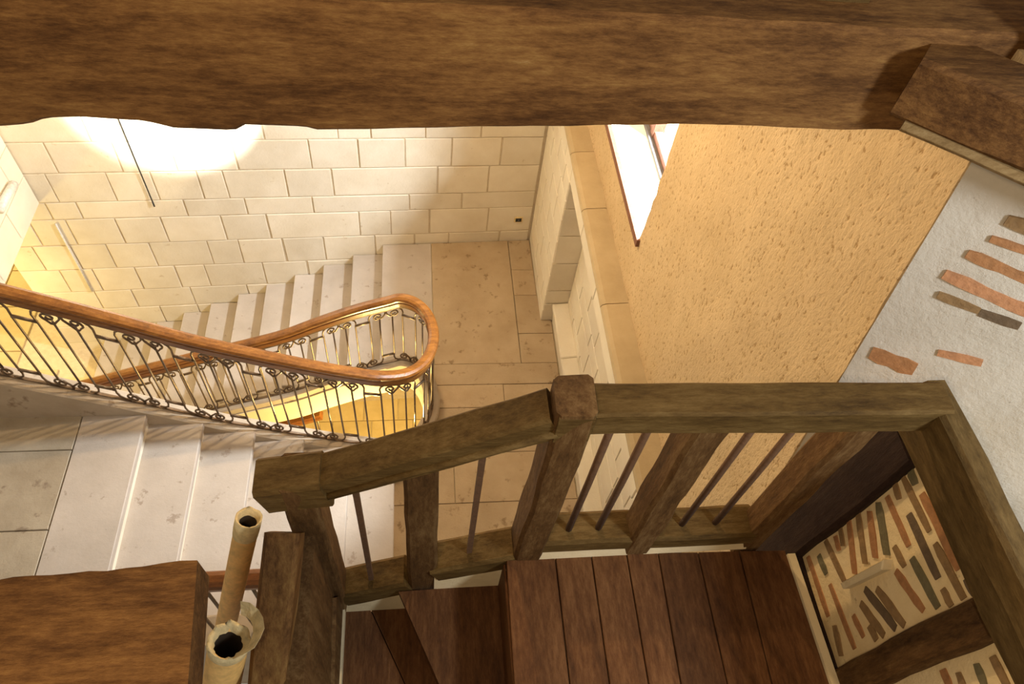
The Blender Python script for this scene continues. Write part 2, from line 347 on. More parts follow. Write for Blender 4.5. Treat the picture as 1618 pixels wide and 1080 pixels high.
# ================================================================== LOWER FLIGHT (down to the left along the back wall)
h1, d1, x1s = .142, .325, -.365
NL = 11
lf = empty('stone_stair_flight', (x1s, 4.6, -1.6), 'lower flight of pale limestone steps running along the back wall', 'staircase')
for k in range(1, NL):
    xr = x1s - d1 * (k - 1); xl = x1s - d1 * k; z = -h1 * k
    slab('tread', [(xl, 4.0, z), (xr + .03, 4.0, z), (xr + .03, yback(xr) - .005, z), (xl, yback(xl) - .005, z)], (0, 0, 1), .055, .006, 'tread', lf, .002, 0)
for k in range(0, NL):
    xr = x1s - d1 * k; z = -h1 * k
    boxes('riser', [(xr + .012, xr + .05, 4.0, yback(xr) - .005, z - h1, z - .05)], 'stringer', lf)
def lowbase(x): return -h1 * (x1s - x) / d1      # pitch line of the lower flight
V = [(x, y, lowbase(min(x, -.3)) - dz) for x in (-.3, x1s - d1 * (NL - 1) + .005) for y in (4.0, 5.2) for dz in (.36, .22)]
obj('soffit', V, CUBE, 'stringer', lf)

# ================================================================== LOWER FLOORS
ZF = -h1 * NL
fl = tag(boxes('floor_lower', [(-7, x1s - d1 * (NL - 1), 2.0, 8.2, ZF - .3, ZF - .03)], 'mortar'), 'yellow lit stone floor at the foot of the lower flight', 'floor', kind='structure')
x = x1s - d1 * (NL - 1)
i = 0
while x > -6.6:
    x2 = x - .47; y = 2.1 + (i % 2) * .3
    while y < 7.6:
        y2 = y + random.uniform(.55, .75)
        inside = (x > -4.1 and y2 > 5.28)
        if not inside: slab('paving_slab', [(x2, y, ZF), (x, y, ZF), (x, y2, ZF), (x2, y2, ZF)], (0, 0, 1), .04, .005, 'yellow', fl, .004, .004)
        y = y2
    x = x2; i += 1
fb = tag(boxes('floor_basement', [(-3.5, 2.2, 2.0, 5.7, -3.5, -3.23)], 'mortar'), 'yellow stone floor far down at the bottom of the stairwell', 'floor', kind='structure')
i = 0; y = 2.9
while y < 5.4:
    x = -2.4 + (i % 2) * .25
    while x < 1.4:
        x2 = x + random.uniform(.42, .62); slab('paving_slab', [(x, y, -3.2), (x2, y, -3.2), (x2, y + .38, -3.2), (x, y + .38, -3.2)], (0, 0, 1), .04, .005, 'yellow', fb, .004, .004); x = x2
    y += .38; i += 1
wp = tag(boxes('wall_passage', [(-7, -4.2, 8.1, 8.4, ZF, 1.5), (-6.9, -6.7, 2, 8.1, ZF, 1.5)], 'yellow'), 'yellow plastered end wall of the lower passage', 'wall', kind='structure')
# handrail of the flight far below
bl = empty('lower_handrail', (-1.4, 4.3, -3.2), 'orange varnished oak handrail of the flight far below in the stairwell', 'handrail')
pa, pb = aty(425, 678, 4.3), aty(508, 655, 4.3)
dv = (pb - pa); pa -= dv * .8
profile_sweep('rail', [pa, pa.lerp(pb, .5), pb], [(-.05, -.03), (.05, -.03), (.055, .01), (.03, .04), (-.03, .04), (-.055, .01)], 'oak', bl)
for t_ in (.05, .35, .65, .95):
    p = pa.lerp(pb, t_); sweep('baluster', [(p.x, p.y, -3.2), (p.x, p.y, p.z - .02)], .012, 'iron', bl)

# ================================================================== UPPER FLIGHT (down to the right, from the upper landing)
h2 = .15; ex = [-2.029, -1.663, -1.306, -.951, -.598, -.234]; YI = 2.922
Z2r = 1.95; yn = atz(345, 918, Z2r).y; YNR = yn + .095      # near edge of the flight: the curb of the near handrail
uf = empty('stone_stair_flight', (-1.1, 1.8, 0), 'upper flight of pale limestone steps with bright risers beside the iron balustrade', 'staircase')
ZU = h2 * 6
for k in range(0, 6):
    xr = ex[k]; xl = ex[k - 1] if k else -2.45; z = ZU - h2 * k
    if k: slab('tread', [(xl - .03, YNR, z), (xr + .025, YNR, z), (xr + .025, YI, z), (xl - .03, YI, z)], (0, 0, 1), .05, .006, 'tread', uf, .002, 0)
    boxes('riser', [(xr - .03, xr, YNR, YI, z - h2 - .02, z - .045)], 'ashlar2', uf)
slab('tread', [(-2.45, YNR, ZU), (ex[0] + .025, YNR, ZU), (ex[0] + .025, YI, ZU), (-2.45, YI, ZU)], (0, 0, 1), .05, .006, 'tread', uf, .002, .002)
V = [(x, y, z) for x, zt in ((-2.4, ZU - .07), (-.26, .08)) for y in (YNR, YI) for z in (zt - .42, zt - .12)]
obj('soffit', V, CUBE, 'stringer', uf)
fu = tag(boxes('floor_upper', [(-4.6, -2.4, .3, YI, ZU - .3, ZU - .03)], 'mortar'), 'worn paved floor of the upper landing at the head of the flight', 'floor', kind='structure')
ya, yb_ = atz(50, 712, ZU).y, atz(40, 838, ZU).y
for (x0, x1) in ((-3.05, -2.45), (-4.5, -3.05)):
    for (a, b_) in ((ya, YI), (yb_, ya), (yb_ - .9, yb_)): slab('paving_slab', [(x0, a, ZU), (x1, a, ZU), (x1, b_, ZU), (x0, b_, ZU)], (0, 0, 1), .04, .004, 'upslab', fu, .003, .0015)

# ================================================================== IRON BALUSTRADE with oak handrail (one continuous thing)
YR = 2.99
path = []
for p in [(0, 463), (100, 488), (200, 514), (300, 541), (400, 563), (500, 583), (560, 593)]: path.append(aty(*p, YR))
path.insert(0, path[0] + (path[0] - path[1]) * 1.6)
for (px, py, z) in [(600, 598, 1.20), (638, 595, 1.12), (664, 582, 1.06), (680, 560, 1.02), (685, 533, 1.0), (678, 505, 1.0), (660, 484, .99), (635, 475, .98)]: path.append(atz(px, py, z))
YR2 = 3.945
for p in [(610, 480), (560, 493), (500, 513), (440, 534), (330, 561), (250, 581), (200, 593), (150, 606)]: path.append(aty(*p, YR2))
path.append(path[-1] + (path[-1] - path[-2]) * 1.0)
def catmull(P_, n=6):
    out = []
    for i in range(len(P_) - 1):
        a = P_[max(i - 1, 0)]; b = P_[i]; c = P_[i + 1]; d = P_[min(i + 2, len(P_) - 1)]
        for k in range(n):
            t = k / n; out.append(.5 * ((2 * b) + (c - a) * t + (2 * a - 5 * b + 4 * c - d) * t * t + (3 * b - a - 3 * c + d) * t ** 3))
    return out + [P_[-1]]
rail = catmull(path, 7)
cum = [0.]
for a, b_ in zip(rail[:-1], rail[1:]): cum.append(cum[-1] + math.hypot(b_.x - a.x, b_.y - a.y))
def at(s):
    s = max(0, min(cum[-1] - 1e-5, s)); lo = 0
    for i in range(len(cum) - 1):
        if cum[i + 1] >= s: lo = i; break
    f = (s - cum[lo]) / max(1e-9, cum[lo + 1] - cum[lo]); return rail[lo].lerp(rail[lo + 1], f)
RH = .93
def smooth(a, b, x): t = max(0, min(1, (x - a) / (b - a))); return t * t * (3 - 2 * t)
def rh(p): return 1.045 - .065 * smooth(3.0, 3.4, p.y) - .11 * smooth(3.6, 3.94, p.y)
bal = empty('iron_balustrade', (0, 3.5, 0), 'wrought iron scroll balustrade with varnished oak handrail curving round the stairwell', 'balustrade')
prof = [(-.026, -.054), (.026, -.054), (.030, -.020), (.024, -.011), (.036, .0), (.040, .014), (.032, .028), (.014, .036), (-.014, .036), (-.032, .028), (-.040, .014), (-.036, .0), (-.024, -.011), (-.030, -.020)]
profile_sweep('handrail', [p + Vector((0, 0, .022)) for p in rail], [(a * 1.12, b_ * 1.25) for a, b_ in prof], 'oak', bal)
profile_sweep('rail_bar', [p - Vector((0, 0, .066)) for p in rail], [(-.013, -.020), (.013, -.020), (.013, .022), (-.013, .022)], 'iron', bal)
def q(s, t): p = at(s); h_ = rh(p); return Vector((p.x, p.y, p.z - h_ + t * (h_ / RH if t < .8 * RH and t > .15 else 1) + (h_ - RH if t >= .8 * RH else 0)))
TOP = RH - .088
def spiral(s, t, r0, turns, sgn, a0, n=22):
    """spiral in the (s,t) plane, outer radius r0, centre (s,t)"""
    out = []
    for i in range(n + 1):
        f = i / n; a = a0 + sgn * turns * 2 * math.pi * f; r = r0 * (1 - .80 * f); out.append((s + r * math.cos(a), t + r * math.sin(a)))
    return out
def bar_scroll_top(s, sgn):
    """bar whose head curls into a scroll on side sgn(-1 left) and whose foot is a hook towards the same side"""
    rs = .034; c = s - 0 * sgn
    head = [(s, TOP - .075)]
    sp = spiral(s + sgn * .006, TOP - .042, rs, 1.35, sgn, math.pi / 2 + (0 if sgn > 0 else 0))
    return sp
def flat(pts, r=.0075): return sweep('x', pts, r, 'iron')
w4 = .415                                   # one repeat of four bars
s0 = None
# align a repeat's collar with the photo: collar near pixel (206,522)
tx = aty(206, 520, YR)
best = min(range(len(rail)), key=lambda i: (rail[i] - tx).length); scol = cum[best]
nmin = -int(scol / w4) ; nmax = int((cum[-1] - scol) / w4)
R_ = .0078
for n in range(nmin, nmax + 1):
    c = scol + n * w4
    def bar(name, st): return sweep(name, [q(c + a, b_) for a, b_ in st], R_, 'iron', bal, 5)
    if c - .2 < 0 or c + .2 > cum[-1]: continue
    for sg in (-1, 1):
        # hook bar: arched head that meets the rail, foot ends in a scroll
        hx = sg * .145
        st = [(hx - sg * .062, TOP), (hx - sg * .030, TOP - .006), (hx - sg * .004, TOP - .030), (hx + sg * .006, TOP - .068), (hx, TOP - .125), (hx, TOP * .5), (hx, .098)]
        b1_ = bar('baluster', st)
        f1_ = bar('foot_scroll', [(sg * .2075, .010), (sg * .200, .044), (hx + sg * .022, .088)] + spiral(hx + sg * .004, .052, .043, 1.35, sg, math.pi / 2 - sg * .3))
        attach(f1_, b1_)
        # scroll bar: head ends in a scroll, foot is a hook that rests on the curb
        sx = sg * .056
        f2_ = bar('head_scroll', [(0, TOP - .006), (sg * .008, TOP - .048), (sx - sg * .022, TOP - .088)] + spiral(sx + sg * .012, TOP - .058, .044, 1.35, sg, -math.pi / 2 - sg * .3))
        b2_ = bar('baluster', [(sx, TOP - .092), (sx, TOP * .5), (sx, .125), (sx - sg * .004, .075), (sx + sg * .006, .032), (sx + sg * .034, .008), (sx + sg * .064, .002)])
        attach(f2_, b2_)
    bar('collar', [(-.012, TOP - .012), (.012, TOP - .012)])
    sweep('foot_crossbar', [q(c - .060, .118), q(c + .060, .118)], .0115, 'iron', bal, 4)
    if c + .25 < cum[-1]: sweep('head_crossbar', [q(c + .143, TOP - .118), q(c + w4 - .143, TOP - .118)], .0115, 'iron', bal, 4)
# bottom bar on the curb
bpts = [p - Vector((0, 0, rh(p) - .002)) for p in rail[::2]]
profile_sweep('base_bar', bpts, [(-.012, -.006), (.012, -.006), (.012, .004), (-.012, .004)], 'iron', bal)
# curb under the balustrade: stone string of the upper flight, landing edge and lower flight
curb = empty('stair_curb', (-1, 3.0, 0), 'pale stone curb carrying the iron balustrade around the stairwell', 'curb')
seg1 = [p for p in rail if p.y < 3.03 and p.x < -.15]
dv = seg1[0] - seg1[1]; seg1.insert(0, seg1[0] + dv * ((-3.472 - seg1[0].x) / dv.x))      # the curb runs on past the head of the flight
profile_sweep('string_curb', [p - Vector((0, 0, rh(p) + .003)) for p in seg1], [(-.075, -.80), (.075, -.80), (.075, -.012), (.06, 0), (-.06, 0), (-.075, -.012)], 'curb', curb, plumb=True)
i0 = rail.index(seg1[-1]); seg2 = [p for i, p in enumerate(rail) if i >= i0 and (p.x > -.32 or p.y < 3.4)]
profile_sweep('landing_curb', [p - Vector((0, 0, rh(p) + .003)) for p in seg2], [(-.07, -.36), (.07, -.36), (.07, -.012), (.055, 0), (-.055, 0), (-.07, -.012)], 'curb', curb, plumb=True)
seg3 = [p for p in rail if p.y > 3.9 and -3.61 < p.x < -.25]
dv = seg3[-1] - seg3[-2]; seg3.append(seg3[-1] + dv * ((-3.61 - seg3[-1].x) / dv.x))
profile_sweep('string_curb', [p - Vector((0, 0, rh(p) + .003)) for p in seg3], [(-.06, -.12), (.06, -.12), (.06, -.012), (.048, 0), (-.048, 0), (-.06, -.012)], 'curb', curb, plumb=True)
V, Fc = [], []
for p in seg3:
    zt_ = p.z - rh(p) - .105
    V += [(p.x, 3.875, zt_ - .31), (p.x, 3.875, zt_), (p.x, 4.002, zt_), (p.x, 4.002, zt_ - .31)]
for i in range(len(seg3) - 1):
    for k in range(4): j = (k + 1) % 4; Fc.append((i * 4 + k, i * 4 + j, i * 4 + 4 + j, i * 4 + 4 + k))
Fc += [(0, 1, 2, 3), tuple(range(len(V) - 4, len(V)))]
obj('stringer', V, Fc, 'stringer', lf)

# near handrail beyond the bottom left beam
nr = empty('near_handrail', (-1.4, 1.28, .9), 'second oak handrail with iron balusters, seen between the sawn timber and the card tubes', 'handrail')
nrp = [Vector((x, yn, Z2r)) for x in (-2.39, -1.6, -1.1, -.85, -.6)]
profile_sweep('rail', nrp, [(a * 1.25, b_ * 1.2) for a, b_ in prof], 'oak', nr)
profile_sweep('rail_bar', [p - Vector((0, 0, .045)) for p in nrp], [(-.014, -.005), (.014, -.005), (.014, .005), (-.014, .005)], 'iron', nr)
for i in range(15):
    x = -2.3 + i * .118
    sweep('baluster', [(x, yn, Z2r - .045), (x, yn, 1.06)], .010, 'iron', nr, 6)
    sweep('foot_scroll', [(x + a, yn, 1.05 + c) for a, c in spiral(.03, .045, .036, 1.3, 1, math.pi)], .008, 'iron', nr, 5)
V = []
for x, zb_ in ((-2.395, ZU - .49), (-1.5, .15), (-.55, -.26)): V += [(x, yn - .1, zb_), (x, yn - .1, 1.035), (x, yn - .085, 1.05), (x, yn + .085, 1.05), (x, yn + .1, 1.035), (x, yn + .1, zb_)]
obj('curb', V, [tuple(range(6)), tuple(range(12, 18))] + [(i * 6 + k, i * 6 + (k + 1) % 6, i * 6 + 6 + (k + 1) % 6, i * 6 + 6 + k) for i in (0, 1) for k in range(6)], 'curb', nr)

# ================================================================== RIGHT WALL: stone dado with niche and cap, plaster above, window
ZC, ZN, YN, XN, XP = 2.10, 1.85, 4.462, 1.485, 1.41
yE = 1.32
wr = tag(boxes('wall_right', [(XR + .02, 1.9, YN + .01, 5.60, -.3, ZC - .05), (XN + .03, 1.9, yE, YN + .01, -.3, ZC - .05), (XR + .03, 1.9, yE, YN + .01, ZN + .03, ZC - .05)], 'mortar'),
         'pale cut stone dado with a niche and a worn cap, below the ochre plaster', 'wall', kind='structure')
zs = [0, .17, .40, .69, .88, 1.15, 1.42, 1.64, 1.85, 2.06]
def courses(fn, a0, a1, zs_, n, m, par, wmin=.3, wmax=.6):
    for r_, (za_, zb_) in enumerate(zip(zs_[:-1], zs_[1:])):
        a = a0; sg = 1 if a1 > a0 else -1; first = True
        while (a1 - a) * sg > .01:
            w_ = random.uniform(wmin, wmax) * (.5 if first and r_ % 2 else 1); first = False
            a2 = a + sg * w_
            if (a1 - a2) * sg < .14: a2 = a1
            slab('stone', [fn(a, za_), fn(a2, za_), fn(a2, zb_), fn(a, zb_)], n, .04, .003, m, par, .003, .0055); a = a2
courses(lambda a, z: (XR + (.010 if a < 5 else -.012) * 0, a, z), YN, 5.605, zs, (-1, 0, 0), 'ashlar2', wr)
courses(lambda a, z: (a, YN, z), XR, XN + .02, [0, .27, .47, .86, 1.22, 1.55, 1.85], (0, -1, 0), 'ashlar', wr, .3, .34)
courses(lambda a, z: (XN, a, z), YN, yE + .05, zs[:-1], (-1, 0, 0), 'ashlar2', wr, .35, .6)
courses(lambda a, z: (XR, a, z), YN, yE + .05, [ZN, 2.06], (-1, 0, 0), 'ashlar2', wr, .6, .9)
yj = [5.605, atz(902, 240, ZC).y, atz(922.6, 329.5, ZC).y, atz(953, 480, ZC).y, 2.2, yE + .02]
for a, b_ in zip(yj[:-1], yj[1:]):
    pf_ = [(XR - .015, ZC - .06), (XR - .022, ZC - .035), (XR - .012, ZC - .012), (XR + .012, ZC), (XP + .02, ZC + .012), (XP + .02, ZC - .06)]
    V = [(x, y, z) for y in (a - .003, b_ + .003) for x, z in pf_]; n6 = len(pf_)
    obj('cap_stone', V, [tuple(range(n6)), tuple(range(n6, 2 * n6))] + [(k, (k + 1) % n6, n6 + (k + 1) % n6, n6 + k) for k in range(n6)], 'cap', wr)
ld = empty('stone_ledge', (1.42, 3.6, 0), 'low stone ledge along the foot of the niche', 'ledge')
for a, b_ in ((YN - .005, 3.80), (3.80, 3.0), (3.0, 2.2), (2.2, 1.5)):
    slab('ledge_stone', [(1.365, b_, 0), (1.365, a, 0), (1.345, a, .24), (1.345, b_, .24)], (-1, 0, 0), .11, .01, 'ashlar2', ld, 0, .002)
    slab('ledge_top', [(1.33, b_, .28), (XN + .01, b_, .30), (XN + .01, a, .30), (1.33, a, .28)], (0, 0, 1), .05, .012, 'ashlar', ld, 0, .002)
# plaster wall with window opening
WY0, WY1, WZ0, WZ1 = 3.14, 4.45, 2.555, 4.05
c0, c1 = atx(1371, 527, XP), atx(1560, 215, XP)
def plaster_wall():
    bm = bmesh.new()
    ys_ = [yE + (5.56 - yE) * k / 60 for k in range(61)]; zs_ = [ZC - .05 + (4.95 - ZC + .05) * k / 42 for k in range(43)]
    ys_ = sorted(ys_ + [WY0, WY1]); zs_ = sorted(zs_ + [WZ0, WZ1])
    vs = {}
    def vert(i, j):
        if (i, j) not in vs:
            y, z = ys_[i], zs_[j]; p = Vector((XP, y, z))
            edge = abs(y - WY0) < .1 and z > WZ0 - .02
            d = mnoise.noise(p * 5) * .008 + mnoise.noise(p * 17) * .004
            dy = (mnoise.noise(Vector((3, z * 9, 1))) * .022) if (abs(y - WY0) < .001 and WZ0 + .05 < z < WZ1) else 0
            if i < 8:
                yl = c0.y + (z - c0.z) / (c1.z - c0.z) * (c1.y - c0.y) - .012; y = yl + (ys_[8] - yl) * i / 8
            pn_ = Vector((XP + d, y + dy, z))
            if i == 0: pn_ = Vector((XP, yl + .012, z)) + Vector((.783, -.622, 0)) * .08 + Vector((.622, .783, 0)) * .035
            elif i == 1: pn_ = Vector((XP + d * .3, yl + .020 + mnoise.noise(Vector((z * 7, 0, 3))) * .01, z))
            vs[(i, j)] = bm.verts.new(pn_)
        return vs[(i, j)]
    for i in range(len(ys_) - 1):
        for j in range(len(zs_) - 1):
            ym, zm = (ys_[i] + ys_[i + 1]) / 2, (zs_[j] + zs_[j + 1]) / 2
            if WY0 < ym < WY1 and WZ0 < zm < WZ1: continue
            bm.faces.new((vert(i, j), vert(i + 1, j), vert(i + 1, j + 1), vert(i, j + 1)))
    # give thickness by extruding boundary edges
    be = [e for e in bm.edges if e.is_boundary]
    r = bmesh.ops.extrude_edge_only(bm, edges=be)
    for v in [g for g in r['geom'] if isinstance(g, bmesh.types.BMVert)]: v.co.x = 1.95
    bmesh.ops.recalc_face_normals(bm, faces=bm.faces)
    me = bpy.data.meshes.new('plaster'); bm.to_mesh(me); bm.free(); me.materials.append(M['plaster'])
    for p in me.polygons: p.use_smooth = False
    o = bpy.data.objects.new('plaster', me); COL.objects.link(o); attach(o, wr); return o
plaster_wall()
wn = tag(boxes('window_1', [(1.40, 1.66, WY0 + .005, WY1, WZ0 - .03, WZ0 + .004)], 'sill'), 'deep white window sill with wooden frame in the ochre plaster wall', 'window', kind='structure')
boxes('sill_board', [(1.385, 1.415, WY0 - .02, WY1, WZ0 - .045, WZ0 + .008)], 'winframe', wn)
boxes('lead_sill', [(1.66, 1.80, WY0, WY1, WZ0 - .02, WZ0 + .03)], 'lead', wn)
for (a, b_, c, d_) in ((WY0 - .02, WY0 + .07, WZ0, WZ1), (WY1 - .07, WY1 + .02, WZ0, WZ1)): boxes('frame_stile', [(1.68, 1.76, a, b_, c, d_)], 'winframe', wn)
boxes('frame_stile', [(1.68, 1.76, 4.12, 4.19, WZ0, WZ1)], 'winframe', wn)
for z in (WZ0 + .02, WZ1 - .08): boxes('frame_rail', [(1.69, 1.75, WY0, WY1, z, z + .06)], 'winframe', wn)
for (a, b_) in ((WY0 + .06, 4.13), (4.18, WY1 - .06)):
    for (c, d_) in ((WZ0 + .07, WZ1 - .07),): boxes('pane', [(1.715, 1.72, a, b_, c, d_)], 'glass', wn)

# ================================================================== DIAGONAL PALE WALL with brick courses
DD = Vector((.783, -.622, 0)); vd = (c1 - c0).normalized(); PN = DD.cross(vd).normalized()
if PN.dot(CAM - c0) < 0: PN = -PN
cb_ = c0 - vd * .9; ct_ = c1 + vd * .9
def grid_wall(name, A, B, Cc, D_, n, m, nu=26, nv=26, thick=.25):
    V, Fc = [], []
    for i in range(nu + 1):
        for j in range(nv + 1):
            p = A.lerp(B, i / nu).lerp(D_.lerp(Cc, i / nu), j / nv); V.append(p + n * (mnoise.noise(p * 6) * .008 + mnoise.noise(p * 19) * .004))
    for i in range(nu):
        for j in range(nv):
            a = i * (nv + 1) + j; Fc.append((a, a + nv + 1, a + nv + 2, a + 1))
    k = len(V); V += [p - n * thick for p in (A, B, Cc, D_)]; Fc.append((k, k + 3, k + 2, k + 1))
    me = bpy.data.meshes.new(name); me.from_pydata([tuple(v) for v in V], [], Fc); me.update(); me.materials.append(M[m])
    o = bpy.data.objects.new(name, me); COL.objects.link(o); return o
wd = tag(grid_wall('wall_diagonal', cb_, cb_ + DD * 1.7, ct_ + DD * 1.7, ct_, PN, 'lime'), 'pale lime plastered diagonal wall with exposed red brick courses', 'wall', kind='structure')
def px_brick(pts, width, m, plane, par, name='brick', proud=.006):
    """brick seen from pixel a to pixel b on a wall plane (point, normal)"""
    a, b_ = (atpl(*p, plane[0], plane[1]) for p in pts); t = (b_ - a).normalized(); s = plane[1].cross(t).normalized() * width / 2
    n = plane[1]; N_ = max(3, int((b_ - a).length / .03)); ring = []
    k0 = random.uniform(0, 99)
    for i in range(N_ + 1):
        f = i / N_; e = 1 if 0 < i < N_ else .8
        ring.append((a.lerp(b_, f), s * e * (1 + .30 * mnoise.noise(Vector((k0, f * 5, 0)))), s * e * (1 + .30 * mnoise.noise(Vector((k0, f * 5, 9))))))
    V, Fc = [], []
    for c, sp, sm in ring: V += [c + sp - n * .02, c + sp * .9 + n * proud, c - sm * .9 + n * proud, c - sm - n * .02]
    for i in range(N_):
        for k in range(3): Fc.append((i * 4 + k, i * 4 + k + 1, i * 4 + 5 + k, i * 4 + 4 + k))
    Fc += [(0, 1, 2, 3), (N_ * 4, N_ * 4 + 3, N_ * 4 + 2, N_ * 4 + 1)]
    return obj(name, V, Fc, m, par)
pl = (c0, PN)
for (a, b_, w_, m_) in [((1492, 432), (1640, 497), .030, 'brick_pink'), ((1528, 400), (1660, 455), .026, 'brick_red'), ((1565, 376), (1660, 408), .018, 'brick_red'),
                        ((1590, 347), (1660, 372), .028, 'brick_brown'), ((1482, 465), (1548, 490), .022, 'brick_brown'), ((1548, 492), (1612, 514), .026, 'brick_dark'), ((1482, 556), (1552, 573), .022, 'brick_pink'),
                        ((1376, 556), (1446, 583), .05, 'brick_red')]:
    px_brick((a, b_), w_ * 1.35, m_, pl, wd)

# ================================================================== TIMBER FRAMED WALL on the right of the wooden landing
XT = 1.40; TN = Vector((-1, 0, 0)); tp = (Vector((XT, .6, 3.6)), TN)
ZP = 3.29
wt = tag(boxes('wall_timber', [(XT + .012, XT + .2, -.7, 1.02, 2.9, 4.06)], 'daub'), 'half timbered wall with ochre daub and brick panels beside the wooden landing', 'wall', kind='structure')
timber('stud', (XT + .04, .925, 2.9), (XT + .04, .915, 4.06), .12, .19, 'darkpost', wt, up=(0, 1, 0))
timber('stud', (XT + .04, .385, 2.9), (XT + .04, .395, 4.06), .12, .105, 'post', wt, up=(0, 1, 0))
timber('stud', (XT + .04, -.12, 2.9), (XT + .04, -.12, 4.06), .12, .12, 'post', wt, up=(0, 1, 0))
timber('wall_plate', (XT + .025, 1.0, 4.11), (XT + .025, -.7, 4.14), .09, .12, 'plate', wt)
timber('wall_plate', (XT - .0, .965, 4.21), (XT - .0, -.7, 4.225), .075, .11, 'plate', wt)
timber('sill_timber', (XT + .05, .83, 3.21), (XT + .05, -.7, 3.2), .14, .11, 'darkpost', wt)
Zr = lambda x, y: (1150 + x * .463, 580 + y * .463)
cols = ['brick_brown', 'brick_dark', 'brick_red', 'brick_brown', 'brick_green', 'brick_red', 'brick_brown']
BR = [(335, 590, 400, 730), (368, 575, 382, 625), (385, 545, 395, 610), (415, 520, 435, 705), (445, 490, 470, 670), (485, 490, 505, 650), (515, 460, 545, 640), (545, 440, 620, 610),
      (572, 395, 587, 450), (600, 375, 690, 560), (625, 350, 642, 400), (665, 430, 790, 690), (620, 500, 720, 720), (570, 610, 605, 680), (630, 650, 720, 820), (710, 600, 808, 790),
      (815, 720, 845, 775), (735, 755, 765, 815), (575, 695, 670, 830), (510, 755, 605, 880), (470, 755, 575, 890), (455, 805, 535, 915), (430, 845, 465, 920), (485, 880, 510, 930), (350, 740, 435, 960),
      (365, 880, 390, 985), (275, 645, 345, 850), (312, 640, 338, 705), (735, 1030, 760, 1090), (788, 1040, 810, 1100), (905, 985, 955, 1085), (850, 1010, 880, 1090)]
for i, (a, b_, c, d_) in enumerate(BR): px_brick((Zr(a, b_), Zr(c, d_)), random.uniform(.026, .037), cols[(i * 5 + i // 3) % 7], (Vector((XT + .012, 0, 0)), TN), wt, proud=.004)
pk = [atx(*Zr(*p), XT) for p in ((410, 755), (545, 690), (550, 655), (400, 735))]
slab('ledge_block', [p + TN * .02 for p in pk], TN, .05, .004, 'fillet', wt)
# white plaster strip between landing and wall
ps0, ps1 = atz(1243, 876, ZP), atz(1313, 1085, ZP)
tag(obj('plaster_strip', [(p.x + dx, p.y, z) for p in (ps1, ps0) for dx in (-.001, .028) for z in (ZP - .1, ZP + .012)], CUBE, 'fillet'), 'narrow pale plaster strip along the right edge of the plank landing', 'trim', kind='structure')

# ================================================================== WOODEN LANDING and winder steps
YF = .865
lnd = empty('wooden_landing', (.8, .4, ZP - .1), 'dark brown landing of wide wooden planks inside the timber railing', 'landing')
edges_t = [(799, 876), (877, 876), (934, 874), (990, 873), (1040, 872), (1103, 871), (1168, 869), (1241, 868)]
edges_b = [(812, 1085), (901, 1085), (964, 1085), (1026, 1085), (1077, 1085), (1151, 1085), (1222, 1085), (1313, 1085)]
tt = [atz(*p, ZP) for p in edges_t]
for p in tt: p.y = min(p.y, .868)
bb = [atz(*p, ZP) for p in edges_b]
ext = lambda a, b_: a + (b_ - a) * 2.2
for i in range(7):
    qd = [ext(tt[i], bb[i]), ext(tt[i + 1], bb[i + 1]), tt[i + 1], tt[i]]
    slab('plank', qd, (0, 0, 1), .035, .002, 'plank', lnd, 0, .0022)
timber('joist', (.30, .80, ZP - .10), (1.325, .80, ZP - .10), .09, .13, 'darkpost', lnd)
timber('joist', (.29, .0, ZP - .10), (1.30, .0, ZP - .10), .08, .13, 'darkpost', lnd)
boxes('riser', [(.293, .30, -.1, .86, 3.02, ZP - .03)], 'plank', lnd)
ws = empty('winder_step', (.15, .5, 2.8), 'dark wooden winder step just below the plank landing', 'step')
z1, z2 = 3.02, 2.79
def poly(name, pts, z, th, m, par):
    n = len(pts); V = [(p.x, p.y, z - th) for p in pts] + [(p.x, p.y, z) for p in pts]
    return obj(name, V, [tuple(range(n)), tuple(range(n, 2 * n))] + [(k, (k + 1) % n, n + (k + 1) % n, n + k) for k in range(n)], m, par)
a0, a1 = atz(634, 934, z1), atz(696, 1080, z1); a1 = a0 + (a1 - a0) * 1.8
poly('tread', [a0 + Vector((-.01, 0, 0)), Vector((.30, .865, 0)), Vector((.30, a1.y, 0)), a1], z1, .035, 'plank', ws)
V = [(p.x + .01, p.y, z) for p in (a0, a1) for z in (z2, z1 - .035)] + [(p.x + .03, p.y, z) for p in (a0, a1) for z in (z2, z1 - .035)]
obj('riser', V, CUBE, 'plank', ws)
ws2 = empty('winder_step', (-.2, .5, 2.6), 'dark wooden winder step beside the newel, lowest one in sight', 'step')
b0, b1 = atz(523, 968, z2), atz(514, 1080, z2); b1 = b0 + (b1 - b0) * 1.8
b0.x = b1.x = -.325; b0.y = min(b0.y, .862)
mid0 = Vector((a0.x + .03, .865, 0)); mid1 = Vector((a1.x + .03, a1.y, 0))
split0, split1 = b0.lerp(mid0, .45), b1.lerp(mid1, .75)
poly('plank', [b0, split0 - Vector((.002, 0, 0)), split1 - Vector((.002, 0, 0)), b1], z2, .035, 'plank', ws2)
poly('sub_board', [b0, mid0, mid1, b1], z2 - .02, .02, 'darkpost', ws2)
poly('plank', [split0 + Vector((.002, 0, 0)), mid0, mid1, split1 + Vector((.002, 0, 0))], z2, .035, 'plank', ws2)

# ================================================================== TIMBER RAILING
rl = empty('timber_railing', (.4, .92, 3.0), 'old hewn oak railing with thick posts, moulded rail and rusty iron bars', 'railing')
zt = 4.285
yc = .918                                       # centre line of the railing
# level rail
timber('top_rail', (.40, yc, zt - .05), (1.40, yc - .012, zt - .062), .10, .105, 'railwood', rl, amp=.003, ch=.008, seg=20)
